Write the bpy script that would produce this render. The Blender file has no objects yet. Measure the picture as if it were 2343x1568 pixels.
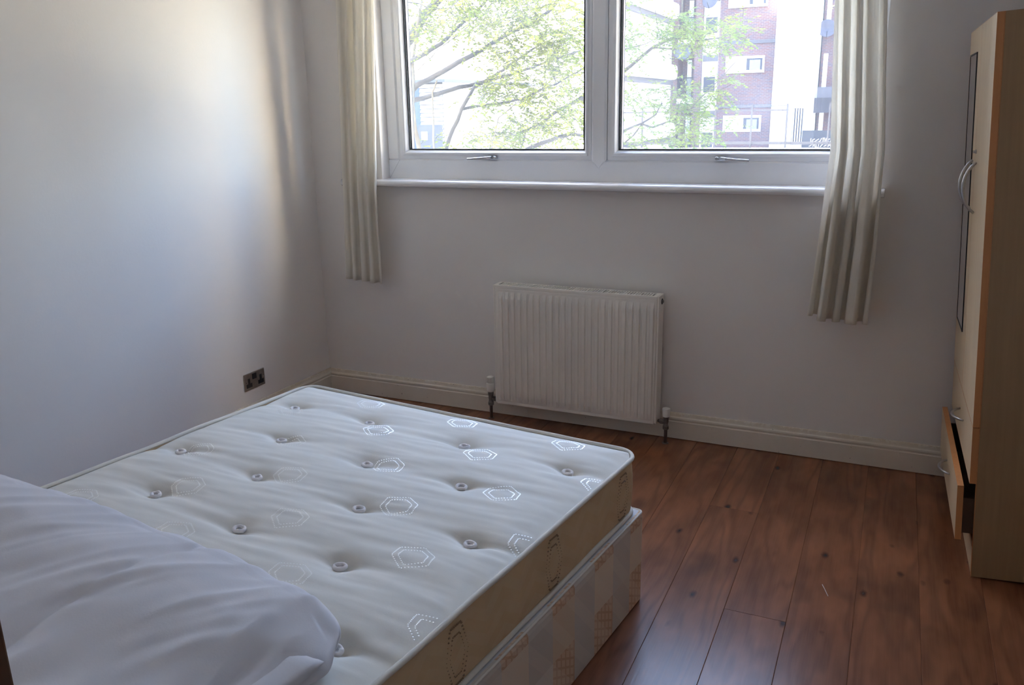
import bpy, math, random
from mathutils import Vector, Matrix, noise
random.seed(7)
S = bpy.context.scene
COL = S.collection
R = math.radians

# ---------------------------------------------------------------- camera
cd = bpy.data.cameras.new('camera'); cam = bpy.data.objects.new('camera', cd); COL.objects.link(cam)
cd.sensor_fit = 'HORIZONTAL'; cd.sensor_width = 36.0; cd.lens = 36.0*1904.3044/2343.0
cd.clip_start = 0.02; cd.clip_end = 500
_yaw, _pit, _rol = R(24.6749), R(-15.5475), R(-1.0856)
_f = Vector((-math.sin(_yaw)*math.cos(_pit), math.cos(_yaw)*math.cos(_pit), math.sin(_pit)))
_r = Vector((math.cos(_yaw), math.sin(_yaw), 0)); _u = _r.cross(_f)
_R = _r*math.cos(_rol)+_u*math.sin(_rol); _U = -_r*math.sin(_rol)+_u*math.cos(_rol)
cam.matrix_world = Matrix((( _R.x,_U.x,-_f.x,2.8185),(_R.y,_U.y,-_f.y,-3.661),(_R.z,_U.z,-_f.z,1.5048),(0,0,0,1)))
S.camera = cam

# ---------------------------------------------------------------- light
S.view_settings.view_transform = 'Standard'; S.view_settings.look = 'None'
S.view_settings.gamma = 1.0; S.view_settings.use_curve_mapping = False
S.view_settings.exposure = 4.05
S.cycles.max_bounces = 12; S.cycles.diffuse_bounces = 7; S.cycles.glossy_bounces = 4
S.cycles.transmission_bounces = 4; S.cycles.transparent_max_bounces = 12
S.cycles.caustics_reflective = False; S.cycles.caustics_refractive = False
S.cycles.sample_clamp_indirect = 12.0
W = bpy.data.worlds.new('world'); S.world = W; W.use_nodes = True
_n = W.node_tree.nodes; _l = W.node_tree.links
_sky = _n.new('ShaderNodeTexSky'); _sky.sky_type = 'NISHITA'; _sky.sun_disc = False
SUN_EL, SUN_AZ = 36.0, 268.0        # azimuth clockwise from +Y
_sky.sun_elevation = R(SUN_EL); _sky.sun_rotation = R(SUN_AZ); _sky.air_density = 1.0; _sky.dust_density = 1.6
_n['Background'].inputs['Strength'].default_value = 0.30
_t = _n.new('ShaderNodeMix'); _t.data_type = 'RGBA'; _t.blend_type = 'MULTIPLY'; _t.inputs[0].default_value = 1.0
_t.inputs[7].default_value = (1.10, .985, .955, 1)        # the camera's white balance
_l.new(_sky.outputs[0], _t.inputs[6]); _l.new(_t.outputs[2], _n['Background'].inputs['Color'])
sd = bpy.data.lights.new('sun', 'SUN'); sd.energy = 7.2; sd.angle = R(0.6); sd.color = (1.0, 0.90, 0.77)
sun = bpy.data.objects.new('sun', sd); COL.objects.link(sun)
_sv = Vector((math.sin(R(SUN_AZ))*math.cos(R(SUN_EL)), math.cos(R(SUN_AZ))*math.cos(R(SUN_EL)), math.sin(R(SUN_EL))))
sun.rotation_euler = (-_sv).to_track_quat('-Z', 'Y').to_euler(); sun.location = _sv*30
pdt = bpy.data.lights.new('window_portal', 'AREA'); pdt.shape = 'RECTANGLE'; pdt.size = 2.3; pdt.size_y = 1.1
pdt.cycles.is_portal = True
po = bpy.data.objects.new('window_portal', pdt); COL.objects.link(po)
po.location = (1.58, 0.17, 1.70); po.rotation_euler = (R(-90), 0, 0)

# ---------------------------------------------------------------- helpers
class MB:
    def __init__(s): s.v = []; s.f = []
    def add(s, vs, fs):
        b = len(s.v); s.v += [tuple(p) for p in vs]; s.f += [tuple(i+b for i in f) for f in fs]; return s
    def box(s, x0, x1, y0, y1, z0, z1, M=None):
        vs = [Vector((x, y, z)) for x in (x0, x1) for y in (y0, y1) for z in (z0, z1)]
        if M: vs = [M @ p for p in vs]
        return s.add(vs, [(0,1,3,2),(4,6,7,5),(0,4,5,1),(2,3,7,6),(0,2,6,4),(1,5,7,3)])
    def tube(s, pts, rad, n=8, closed=False, caps=True):
        pts = [Vector(p) for p in pts]; N = len(pts)
        rr = rad if isinstance(rad, (list, tuple)) else [rad]*N
        vs = []; prev = None
        for i, p in enumerate(pts):
            if closed: t = pts[(i+1) % N]-pts[i-1]
            else: t = pts[min(i+1, N-1)]-pts[max(i-1, 0)]
            t = t.normalized() if t.length > 1e-9 else Vector((0, 0, 1))
            if prev is None:
                a = Vector((0, 0, 1)) if abs(t.z) < .9 else Vector((1, 0, 0))
                u = (a-t*a.dot(t)).normalized()
            else:
                u = prev-t*prev.dot(t)
                u = u.normalized() if u.length > 1e-6 else Vector((1, 0, 0))
            prev = u; w = t.cross(u)
            for k in range(n):
                c = 2*math.pi*k/n; vs.append(p+(u*math.cos(c)+w*math.sin(c))*rr[i])
        fs = []
        for i in range(N if closed else N-1):
            j = (i+1) % N
            for k in range(n): fs.append((i*n+k, i*n+(k+1) % n, j*n+(k+1) % n, j*n+k))
        if not closed and caps: fs += [tuple(range(n-1, -1, -1)), tuple((N-1)*n+k for k in range(n))]
        return s.add(vs, fs)
    def lathe(s, prof, n=16, M=None):      # prof: (radius, height) up local z
        vs = []
        for r, h in prof:
            for k in range(n):
                c = 2*math.pi*k/n; p = Vector((r*math.cos(c), r*math.sin(c), h)); vs.append(M @ p if M else p)
        fs = [(i*n+k, i*n+(k+1) % n, (i+1)*n+(k+1) % n, (i+1)*n+k) for i in range(len(prof)-1) for k in range(n)]
        fs += [tuple(range(n-1, -1, -1)), tuple((len(prof)-1)*n+k for k in range(n))]
        return s.add(vs, fs)
    def prism(s, poly, axis, a, b):        # poly in the two other axes, extruded along axis a..b
        def P(q, t):
            return (t, q[0], q[1]) if axis == 0 else (q[0], t, q[1]) if axis == 1 else (q[0], q[1], t)
        n = len(poly); vs = [P(q, a) for q in poly]+[P(q, b) for q in poly]
        fs = [(i, (i+1) % n, n+(i+1) % n, n+i) for i in range(n)]+[tuple(range(n-1, -1, -1)), tuple(range(n, 2*n))]
        return s.add(vs, fs)
    def grid(s, fn, nu, nv, wrap=False):
        vs = [fn(i/nu, j/nv) for j in range(nv+1) for i in range(nu+(0 if wrap else 1))]
        m = nu if wrap else nu+1; fs = []
        for j in range(nv):
            for i in range(nu):
                i2 = (i+1) % m; fs.append((j*m+i, j*m+i2, (j+1)*m+i2, (j+1)*m+i))
        return s.add(vs, fs)
    def build(s, name, mat, parent=None, smooth=False, bevel=0, seg=2, label=None, kind=None, recalc=True):
        me = bpy.data.meshes.new(name); me.from_pydata(s.v, [], s.f); me.validate()
        if recalc:
            import bmesh
            bm = bmesh.new(); bm.from_mesh(me); bmesh.ops.recalc_face_normals(bm, faces=bm.faces); bm.to_mesh(me); bm.free()
        if smooth:
            for p in me.polygons: p.use_smooth = True
        if mat: me.materials.append(mat)
        o = bpy.data.objects.new(name, me); COL.objects.link(o)
        if parent: o.parent = parent
        if bevel:
            m = o.modifiers.new('bevel', 'BEVEL'); m.width = bevel; m.segments = seg; m.limit_method = 'ANGLE'; m.angle_limit = R(40)
        if label: o['label'] = label
        if kind: o['kind'] = kind
        return o

def tag(o, label, cat, group=None):
    o['label'] = label; o['category'] = cat
    if group: o['group'] = group
    return o
def empty(name, loc=(0,0,0), rz=0, kind=None):
    o = bpy.data.objects.new(name, None); COL.objects.link(o); o.location = loc; o.rotation_euler = (0,0,rz)
    o.empty_display_size = .1
    if kind: o['kind'] = kind
    return o
def thing(name, label, cat, loc=(0,0,0), rz=0, group=None):
    return tag(empty(name, loc, rz), label, cat, group)
def bx(x0,x1,y0,y1,z0,z1,M=None): return MB().box(x0,x1,y0,y1,z0,z1,M)

# ---------------------------------------------------------------- materials
class NT:
    def __init__(s, name):
        s.m = bpy.data.materials.new(name); s.m.use_nodes = True
        s.t = s.m.node_tree; s.b = s.t.nodes['Principled BSDF']; s.out = s.t.nodes['Material Output']
    def n(s, typ, **kw):
        o = s.t.nodes.new(typ)
        for k, v in kw.items():
            if k.startswith('i_'):
                o.inputs[k[2:].replace('_', ' ')].default_value = v
            else: setattr(o, k, v)
        return o
    def l(s, a, b): s.t.links.new(a, b)
    def coord(s, scale=(1,1,1), kind='Object', loc=(0,0,0)):
        c = s.n('ShaderNodeTexCoord'); m = s.n('ShaderNodeMapping'); m.inputs['Scale'].default_value = scale
        m.inputs['Location'].default_value = loc
        s.l(c.outputs[kind], m.inputs['Vector']); return m.outputs[0]
    def noise(s, vec, scale, detail=3, rough=.55):
        t = s.n('ShaderNodeTexNoise'); t.inputs['Scale'].default_value = scale; t.inputs['Detail'].default_value = detail
        t.inputs['Roughness'].default_value = rough; s.l(vec, t.inputs['Vector']); return t.outputs['Fac']
    def ramp(s, fac, stops):
        r = s.n('ShaderNodeValToRGB'); e = r.color_ramp.elements
        while len(e) < len(stops): e.new(.5)
        for k, (p, c) in enumerate(stops): e[k].position = p; e[k].color = (*c, 1) if len(c) == 3 else c
        s.l(fac, r.inputs['Fac']); return r.outputs['Color']
    def mix(s, fac, a, b, mode='MIX'):
        m = s.n('ShaderNodeMix', data_type='RGBA', blend_type=mode)
        if isinstance(fac, (int, float)): m.inputs[0].default_value = fac
        else: s.l(fac, m.inputs[0])
        for k, x in ((6, a), (7, b)):
            if isinstance(x, tuple): m.inputs[k].default_value = (*x, 1)
            else: s.l(x, m.inputs[k])
        return m.outputs[2]
    def math(s, op, a, b=None, c=None):
        m = s.n('ShaderNodeMath', operation=op)
        for k, x in enumerate((a, b, c)):
            if x is None: continue
            if isinstance(x, (int, float)): m.inputs[k].default_value = x
            else: s.l(x, m.inputs[k])
        return m.outputs[0]
    def bump(s, h, strength=.2, dist=.01):
        b = s.n('ShaderNodeBump'); b.inputs['Strength'].default_value = strength; b.inputs['Distance'].default_value = dist
        s.l(h, b.inputs['Height']); s.l(b.outputs[0], s.b.inputs['Normal'])
    def col(s, c):
        if isinstance(c, tuple): s.b.inputs['Base Color'].default_value = (*c, 1)
        else: s.l(c, s.b.inputs['Base Color'])
    def p(s, **kw):
        for k, v in kw.items(): s.b.inputs[k.replace('_', ' ')].default_value = v
        return s

def simple(name, c, rough=.5, metal=0, var=.08, scale=8, bump=0, bscale=60, spec=.5):
    t = NT(name); v = t.coord(); f = t.noise(v, scale, 4)
    d = tuple(max(0, x*(1-var)) for x in c); e = tuple(min(1, x*(1+var)) for x in c)
    t.col(t.ramp(f, [(.3, d), (.7, e)])); t.p(Roughness=rough, Metallic=metal, Specular_IOR_Level=spec)
    if bump: t.bump(t.noise(v, bscale, 3), bump, .004)
    return t.m

def wall_paint(name='wall_paint', c=(.83,.80,.775)):
    t = NT(name); v = t.coord(kind='Object')
    f = t.noise(v, 1.3, 5, .6)
    t.col(t.ramp(f, [(.25, tuple(x*.96 for x in c)), (.75, c)])); t.p(Roughness=.75, Specular_IOR_Level=.25)
    t.bump(t.noise(v, 90, 4), .12, .003); return t.m
WALL = wall_paint()
def skirt_paint():
    t = NT('old_gloss_paint'); v = t.coord()
    c = t.n('ShaderNodeSeparateXYZ'); t.l(v, c.inputs[0])
    g = t.n('ShaderNodeMapRange', i_From_Min=.105, i_From_Max=.128); t.l(c.outputs['Z'], g.inputs['Value'])
    f = t.noise(v, 40, 6, .75)
    s = t.math('MULTIPLY', g.outputs[0], t.math('GREATER_THAN', f, .47))
    base = t.ramp(t.noise(v, 5, 4), [(.3, (.70,.63,.53)), (.7, (.77,.71,.62))])
    a = t.mix(t.math('MULTIPLY', s, .38), base, (.50,.38,.22))
    sp = t.math('GREATER_THAN', t.noise(v, 70, 3, .5), .735)
    t.col(t.mix(t.math('MULTIPLY', sp, .8), a, (.12,.09,.07))); t.p(Roughness=.42); return t.m
SKIRT = skirt_paint()
UPVC = simple('white_window_plastic', (.86,.87,.89), .28, var=.02, scale=3)
GASKET = simple('black_gasket', (.012,.013,.016), .6)
CHROME = simple('chrome', (.72,.74,.76), .16, 1.0, var=.05)
SATIN = simple('brushed_steel', (.52,.52,.53), .32, 1.0, var=.1, scale=60)
DARKST = simple('tarnished_steel_plate', (.30,.27,.24), .40, .75, var=.15, scale=40)
BLACKP = simple('black_plastic', (.014,.014,.016), .45)
RADP = simple('radiator_enamel', (.82,.785,.725), .38, var=.03, scale=5)
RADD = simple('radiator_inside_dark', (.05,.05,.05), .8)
WHITEP = simple('white_valve_plastic', (.80,.78,.74), .4, var=.03)
COPPER = simple('painted_copper_pipe', (.13,.075,.055), .5, .2, var=.3, scale=30)
BRASSV = simple('nickel_valve', (.24,.22,.20), .4, .8, var=.2, scale=40)
DOORW = simple('varnished_door_wood', (.16,.075,.035), .45, var=.25, scale=12)

def glass():
    t = NT('window_glass'); t.t.nodes.remove(t.b)
    tr = t.n('ShaderNodeBsdfTransparent'); tr.inputs[0].default_value = (.93,.955,.95,1)
    gl = t.n('ShaderNodeBsdfGlossy'); gl.inputs['Roughness'].default_value = .0
    tl = t.n('ShaderNodeBsdfTranslucent'); tl.inputs[0].default_value = (.8,.83,.87,1)
    v = t.coord(); f = t.noise(v, 3.5, 4, .6)
    glare_veil = t.n('ShaderNodeMapRange', i_From_Min=.3, i_From_Max=.75, i_To_Min=.018, i_To_Max=.045); t.l(f, glare_veil.inputs['Value'])  # haze of window glare put into the pane as a translucent film
    m1 = t.n('ShaderNodeMixShader'); t.l(glare_veil.outputs[0], m1.inputs[0]); t.l(tr.outputs[0], m1.inputs[1]); t.l(tl.outputs[0], m1.inputs[2])
    lw = t.n('ShaderNodeLayerWeight'); lw.inputs['Blend'].default_value = .5; m2 = t.n('ShaderNodeMixShader')
    t.l(t.math('MULTIPLY_ADD', t.math('POWER', lw.outputs['Facing'], 5.0), .80, .035), m2.inputs[0]); t.l(m1.outputs[0], m2.inputs[1]); t.l(gl.outputs[0], m2.inputs[2])
    t.l(m2.outputs[0], t.out.inputs['Surface']); return t.m
GLASS = glass()

def cloth(name, c, trans=.35, bump=.1, var=.03, weave=900):
    t = NT(name); v = t.coord(); f = t.noise(v, 7, 4)
    base = t.ramp(f, [(.3, tuple(x*(1-var) for x in c)), (.7, c)]); t.col(base)
    t.p(Roughness=.9, Specular_IOR_Level=.15, Sheen_Weight=.15)
    t.bump(t.noise(v, 240, 2), bump, .0015)
    if trans:
        tl = t.n('ShaderNodeBsdfTranslucent'); t.l(base, tl.inputs[0])
        mx = t.n('ShaderNodeMixShader'); mx.inputs[0].default_value = trans
        t.l(t.b.outputs[0], mx.inputs[1]); t.l(tl.outputs[0], mx.inputs[2]); t.l(mx.outputs[0], t.out.inputs['Surface'])
    return t.m
CURT = cloth('cream_curtain_cotton', (.93,.895,.825), .45)
DUVET = cloth('white_duvet_cotton', (.70,.695,.735), .0, .12)
TICK = cloth('cream_mattress_ticking', (.79,.765,.705), .0, .08)
TAPE = cloth('woven_edge_tape', (.78,.74,.66), .0, .25)
TUFT = cloth('wool_tuft', (.80,.76,.75), .0, .4)
THREAD = simple('shiny_embroidery_thread', (.97,.96,.92), .30, .5, var=.02, spec=.9)
BTHREAD = simple('brown_embroidery_thread', (.30,.19,.10), .5)

def border_fabric():
    t = NT('tan_mattress_border'); v = t.coord()
    x = t.n('ShaderNodeSeparateXYZ'); t.l(v, x.inputs[0])
    # chevron quilting in y / z
    tri = t.math('ABSOLUTE', t.math('SUBTRACT', t.math('FRACT', t.math('MULTIPLY', x.outputs['Y'], 7.0)), .5))
    ch = t.math('FRACT', t.math('ADD', t.math('MULTIPLY', x.outputs['Z'], 16.0), t.math('MULTIPLY', tri, 1.6)))
    f = t.noise(v, 9, 3)
    a = t.ramp(f, [(.3, (.62,.45,.26)), (.7, (.70,.53,.32))])
    st = t.math('GREATER_THAN', ch, .5)
    t.col(t.mix(t.math('MULTIPLY', st, .22), a, (.72,.60,.43))); t.p(Roughness=.75, Specular_IOR_Level=.3)
    t.bump(ch, .25, .006); return t.m
BORDER = border_fabric()

def divan_fabric():
    t = NT('patchwork_divan_fabric'); v = t.coord()
    x = t.n('ShaderNodeSeparateXYZ'); t.l(v, x.inputs[0])
    cy = t.math('MULTIPLY', t.math('ADD', t.math('SUBTRACT', x.outputs['Y'], x.outputs['X']), 30.0), 8.2)
    cz = t.math('MULTIPLY', x.outputs['Z'], 7.4)
    ch = t.math('MODULO', t.math('ADD', t.math('FLOOR', cy), t.math('FLOOR', cz)), 2.0)
    wn = t.n('ShaderNodeTexWhiteNoise', noise_dimensions='2D'); cb = t.n('ShaderNodeCombineXYZ')
    t.l(t.math('FLOOR', cy), cb.inputs[0]); t.l(t.math('FLOOR', cz), cb.inputs[1]); t.l(cb.outputs[0], wn.inputs['Vector'])
    beige = t.mix(wn.outputs['Value'], (.70,.57,.43), (.78,.67,.54))
    grey = t.mix(wn.outputs['Value'], (.60,.55,.49), (.70,.66,.60))
    band = t.math('MODULO', t.math('FLOOR', cy), 2.0)
    b2 = t.mix(band, grey, beige)
    # orange woven grid on alternate patches
    gl = t.math('MAXIMUM', t.math('GREATER_THAN', t.math('FRACT', t.math('MULTIPLY', cy, 5.0)), .72),
                t.math('GREATER_THAN', t.math('FRACT', t.math('MULTIPLY', t.math('ADD', cz, t.math('MULTIPLY', cy, .5)), 5.0)), .72))
    org = t.mix(gl, (.71,.53,.38), (.60,.39,.25))
    sel = t.math('MULTIPLY', ch, band)
    c = t.mix(sel, b2, org)
    dg = t.math('FRACT', t.math('ADD', cy, t.math('MULTIPLY', cz, 1.0)))
    c2 = t.mix(t.math('MULTIPLY', t.math('GREATER_THAN', dg, .6), .22), c, (.82,.74,.62))
    t.col(c2); t.p(Roughness=.6, Specular_IOR_Level=.3); t.bump(t.noise(v, 300, 2), .1, .002); return t.m
DIVAN = divan_fabric()
DIVTOP = cloth('pale_platform_cloth', (.70,.71,.74), .0)

def wood_plank():
    t = NT('red_brown_laminate'); oi = t.n('ShaderNodeObjectInfo')
    c = t.n('ShaderNodeTexCoord'); va = t.n('ShaderNodeVectorMath', operation='ADD')
    sc = t.n('ShaderNodeVectorMath', operation='SCALE'); cb = t.n('ShaderNodeCombineXYZ')
    for k in range(3): t.l(oi.outputs['Random'], cb.inputs[k])
    t.l(cb.outputs[0], sc.inputs[0]); sc.inputs['Scale'].default_value = 37.0
    t.l(c.outputs['Object'], va.inputs[0]); t.l(sc.outputs[0], va.inputs[1]); P = va.outputs[0]
    def mp(s):
        m = t.n('ShaderNodeMapping'); m.inputs['Scale'].default_value = s; t.l(P, m.inputs[0]); return m.outputs[0]
    warp = t.noise(mp((4.5,.65,1)), 1.0, 3)
    ring = t.math('SINE', t.math('ADD', t.math('MULTIPLY', warp, 62.0), 0))
    ring = t.math('MULTIPLY_ADD', ring, .5, .5)
    fine = t.noise(mp((160,4,1)), 1.0, 4, .7)
    blot = t.noise(mp((7,2.6,1)), 1.0, 3, .6)
    base = t.ramp(blot, [(.25, (.095,.032,.014)), (.5, (.205,.072,.031)), (.78, (.32,.125,.056))])
    a = t.mix(t.math('MULTIPLY', t.math('POWER', ring, 2.0), .55), base, (.095,.030,.016))
    a = t.mix(t.math('MULTIPLY', fine, .42), a, (.34,.15,.075))
    vo = t.n('ShaderNodeTexVoronoi'); vo.inputs['Scale'].default_value = 1.0; vo.inputs['Randomness'].default_value = 1.0
    wv = t.n('ShaderNodeVectorMath', operation='ADD'); nz = t.n('ShaderNodeTexNoise'); nz.inputs['Scale'].default_value = 30
    t.l(P, nz.inputs['Vector']); ws = t.n('ShaderNodeVectorMath', operation='SCALE'); ws.inputs['Scale'].default_value = .12
    t.l(nz.outputs['Color'], ws.inputs[0]); t.l(mp((11.5,6.0,1)), wv.inputs[0]); t.l(ws.outputs[0], wv.inputs[1]); t.l(wv.outputs[0], vo.inputs['Vector'])
    k = t.n('ShaderNodeMapRange', i_From_Min=.05, i_From_Max=.17, i_To_Min=1.0, i_To_Max=.0); t.l(vo.outputs['Distance'], k.inputs['Value'])
    vc = t.n('ShaderNodeSeparateColor'); t.l(vo.outputs['Color'], vc.inputs[0])
    kn = t.math('MULTIPLY', k.outputs[0], t.math('GREATER_THAN', vc.outputs[0], .45))
    a = t.mix(t.math('MULTIPLY', kn, .85), a, (.022,.013,.013))
    big = t.n('ShaderNodeMapRange', i_From_Min=.58, i_From_Max=.76); t.l(t.noise(mp((5.5,3.4,1)), 1.0, 2), big.inputs['Value'])
    a = t.mix(t.math('MULTIPLY', big.outputs[0], .55), a, (.05,.024,.018))
    t.col(a); t.p(Roughness=.27, Specular_IOR_Level=.5)
    t.bump(fine, .10, .002); return t.m
PLANK = wood_plank()
SUBF = simple('floor_underlay', (.03,.018,.012), .9)
def veneer(name, lo, hi, rough=.42):
    t = NT(name); v = t.coord((55,55,2.2)); v2 = t.coord((6,6,1))
    f = t.math('MULTIPLY_ADD', t.noise(v, 1.0, 4, .6), .7, t.math('MULTIPLY', t.noise(v2, 1.5, 3), .3))
    t.col(t.ramp(f, [(.3, lo), (.7, hi)])); t.p(Roughness=rough, Specular_IOR_Level=.4); return t.m
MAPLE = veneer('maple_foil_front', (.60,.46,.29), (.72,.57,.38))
SIDEV = veneer('maple_foil_side_shaded', (.33,.21,.105), (.41,.265,.135))  # front maple darkened, shade of the side put into its colour
EDGE = veneer('orange_edge_banding', (.55,.235,.085), (.64,.29,.11))
DRAWB = simple('brown_drawer_side', (.13,.075,.045), .6)
MIRROR = simple('mirror_glass', (.85,.86,.86), .02, 1.0, var=.0)
BACKB = simple('hardboard_back', (.20,.13,.08), .8)

# ---------------------------------------------------------------- room shell
RX, RYB, CZ = 3.72, -3.32, 2.42           # right wall, rear wall, ceiling
WX0, WX1, WZ0, WZ1 = 0.425, 2.735, 1.165, 2.30     # window opening
fl = bx(-.1, RX+.1, RYB-1.5, .0, -.06, -.009).build('floor', SUBF); fl['kind'] = 'structure'
PW, PX0 = .1846, 2.0868
plank_cache = {}
def plank(x0, x1, y0, y1):
    key = (round(x1-x0, 3), round(y1-y0, 3))
    if key not in plank_cache:
        m = MB(); w, l = key; g = .0003
        b = .0013
        a = [(-w/2+g, -l/2+g), (w/2-g, -l/2+g), (w/2-g, l/2-g), (-w/2+g, l/2-g)]
        i = [(-w/2+g+b, -l/2+g+b*.5), (w/2-g-b, -l/2+g+b*.5), (w/2-g-b, l/2-g-b*.5), (-w/2+g+b, l/2-g-b*.5)]
        vs = [(*p, -.009) for p in a]+[(*p, -.0012) for p in a]+[(*p, 0) for p in i]
        fs = [(3,2,1,0)]+[(k, (k+1) % 4, 4+(k+1) % 4, 4+k) for k in range(4)]+[(4+k, 4+(k+1) % 4, 8+(k+1) % 4, 8+k) for k in range(4)]+[(8,9,10,11)]
        o = m.add(vs, fs).build('plank', PLANK, fl); plank_cache[key] = o
    else:
        o = plank_cache[key].copy(); COL.objects.link(o)
    o.location = ((x0+x1)/2, (y0+y1)/2, 0)
joint = {0: -1.95, 1: -1.9, 2: -.638, 3: -1.328, 4: -1.9, 5: -2.1, 6: -1.95, 7: -1.85, 8: -2.0}
rng = random.Random(5)
k = -12
while PX0+PW*k < RX:
    x0 = max(PX0+PW*k, .0); x1 = min(PX0+PW*(k+1), RX)
    if x1 > 0 and x1-x0 > .01:
        y = joint.get(k+1, -rng.uniform(.2, 1.25))
        edges = [-.001, y]
        while edges[-1] > RYB-.2: edges.append(edges[-1]-1.25)
        for e in range(len(edges)-1): plank(x0, x1, max(edges[e+1], RYB-.35), edges[e])
    k += 1

def struct(o): o['kind'] = 'structure'; return o
struct(bx(-.12, 0, RYB-.12, .30, -.06, CZ+.1).build('wall_left', WALL))
struct(bx(RX, RX+.12, RYB-.12, .30, -.06, CZ+.1).build('wall_right', WALL))
wb = MB()
wb.box(0, WX0, 0, .30, -.06, CZ); wb.box(WX1, RX, 0, .30, -.06, CZ)
wb.box(WX0, WX1, 0, .30, -.06, WZ0); wb.box(WX0, WX1, 0, .30, WZ1, CZ)
struct(wb.build('wall_window', WALL))
DX0, DX1, DH = 2.19, 3.12, 2.05
wr = MB(); wr.box(0, DX0, RYB-.12, RYB, -.06, CZ); wr.box(DX1, RX, RYB-.12, RYB, -.06, CZ); wr.box(DX0, DX1, RYB-.12, RYB, DH, CZ)
WALLB = WALL
struct(wr.build('wall_rear', WALLB))
struct(bx(-.12, RX+.12, RYB-1.5, .30, CZ, CZ+.15).build('ceiling', WALL))
# hall behind the doorway
wh = MB(); wh.box(1.2, 4.2, RYB-1.5, RYB-1.4, -.06, CZ); wh.box(1.1, 1.2, RYB-1.5, RYB-.12, -.06, CZ); wh.box(4.1, 4.2, RYB-1.5, RYB-.12, -.06, CZ); wh.box(RX+.12, 4.2, RYB-.2, RYB-.12, -.06, CZ)
wh.box(RX+.1, 4.2, RYB-1.5, RYB-.12, -.1, -.05); wh.box(RX+.1, 4.2, RYB-1.5, RYB-.12, CZ, CZ+.1)
struct(wh.build('wall_hall', WALLB))
# door lining (brown)
dr = empty('door_1', (DX0, RYB, 0), kind='structure')
bx(0, .0295, -.125, .006, 0, DH).build('jamb', DOORW, dr, bevel=.002)
bx(DX1-DX0-.0295, DX1-DX0, -.125, .006, 0, DH).build('jamb', DOORW, dr, bevel=.002)
bx(0, DX1-DX0, -.125, .006, DH-.03, DH).build('head_lining', DOORW, dr, bevel=.002)

# skirting boards
PROF = [(0,.0025),(.018,.0025),(.018,.084),(.0145,.087),(.0135,.0905),(.0165,.094),(.0178,.099),(.0165,.105),(.012,.109),(.0105,.113),(.0085,.120),(.006,.1255),(0,.1263)]
def skirt(name, runs):
    e = empty(name, kind='structure')
    for ax, sgn, off, a, b in runs:
        poly = [(off+sgn*d, z) for d, z in PROF]
        m = MB().prism(poly, ax, a, b).build('skirting_board', SKIRT, e)
    return e
skirt('baseboard_window', [(0, -1, 0, .016, 1.226), (0, -1, 0, 1.2275, RX-.016)])
skirt('baseboard_left', [(1, 1, 0, RYB, -.0005)])
skirt('baseboard_right', [(1, -1, RX, RYB, -.0005)])

# ---------------------------------------------------------------- window
FY = .07                                   # inner face of the frame
win = empty('window_1', (WX0, FY, WZ0), kind='structure')
def lx(x): return x-WX0
def lz(z): return z-WZ0
ZB, ZS, ZG = 1.178, 1.279, 1.325           # frame bottom, sash bottom, glass bottom
ZST, ZGT, ZFT = 2.215, 2.165, WZ1
XM0, XM1 = 1.526, 1.598
XL, XR = WX0+.002, WX1-.002
fr = MB()
def frbar(poly, axis, a, b, M): M.prism(poly, axis, a, b)
# outer frame members: flat face with a small chamfer toward the sash
fr.prism([(0,lz(WZ0)),(0,lz(ZS)-.008),(.007,lz(ZS)),(.075,lz(ZS)),(.075,lz(WZ0))], 0, lx(XL), lx(XR))
fr.prism([(0,lz(ZFT)),(0,lz(ZST)+.008),(.007,lz(ZST)),(.075,lz(ZST)),(.075,lz(ZFT))], 0, lx(XL), lx(XR))
def vbar(x0, x1, ch0, ch1, z0, z1):
    p = [(lx(x0), .075), (lx(x0), .0+ch0), (lx(x0)+ch0*1.0, 0), (lx(x1)-ch1, 0), (lx(x1), 0+ch1), (lx(x1), .075)]
    fr.prism(p, 2, lz(z0), lz(z1))
vbar(XL, .492, 0, .008, ZS-.0, ZST)
vbar(2.672, XR, .008, 0, ZS-.0, ZST)
frame = fr.build('frame', UPVC, win)
# mullion with V-shaped mitred foot
mm = MB()
mp_ = [(XM0, .0), (XM0, 1.0), (XM1, 1.0), (XM1, 0)]
cx_ = (XM0+XM1)/2; r_ = .0045
def mull(x0, x1, y, z0):
    return [(lx(x0), y, lz(z0)), (lx((x0+x1)/2), y, lz(z0-.037)), (lx(x1), y, lz(z0)), (lx(x1), y, lz(ZST+.02)), (lx(x0), y, lz(ZST+.02))]
a = mull(XM0, XM1, .001, ZS+.001); b = mull(XM0+.010, XM1-.010, -.006, ZS-.001); c = mull(XM0, XM1, .075, ZS+.001)
vs = c+a+b; n5 = 5
fs = [(i, (i+1) % 5, 5+(i+1) % 5, 5+i) for i in range(5)]+[(5+i, 5+(i+1) % 5, 10+(i+1) % 5, 10+i) for i in range(5)]+[(10,11,12,13,14),(4,3,2,1,0)]
mm.add(vs, fs).build('mullion', UPVC, win)
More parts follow.
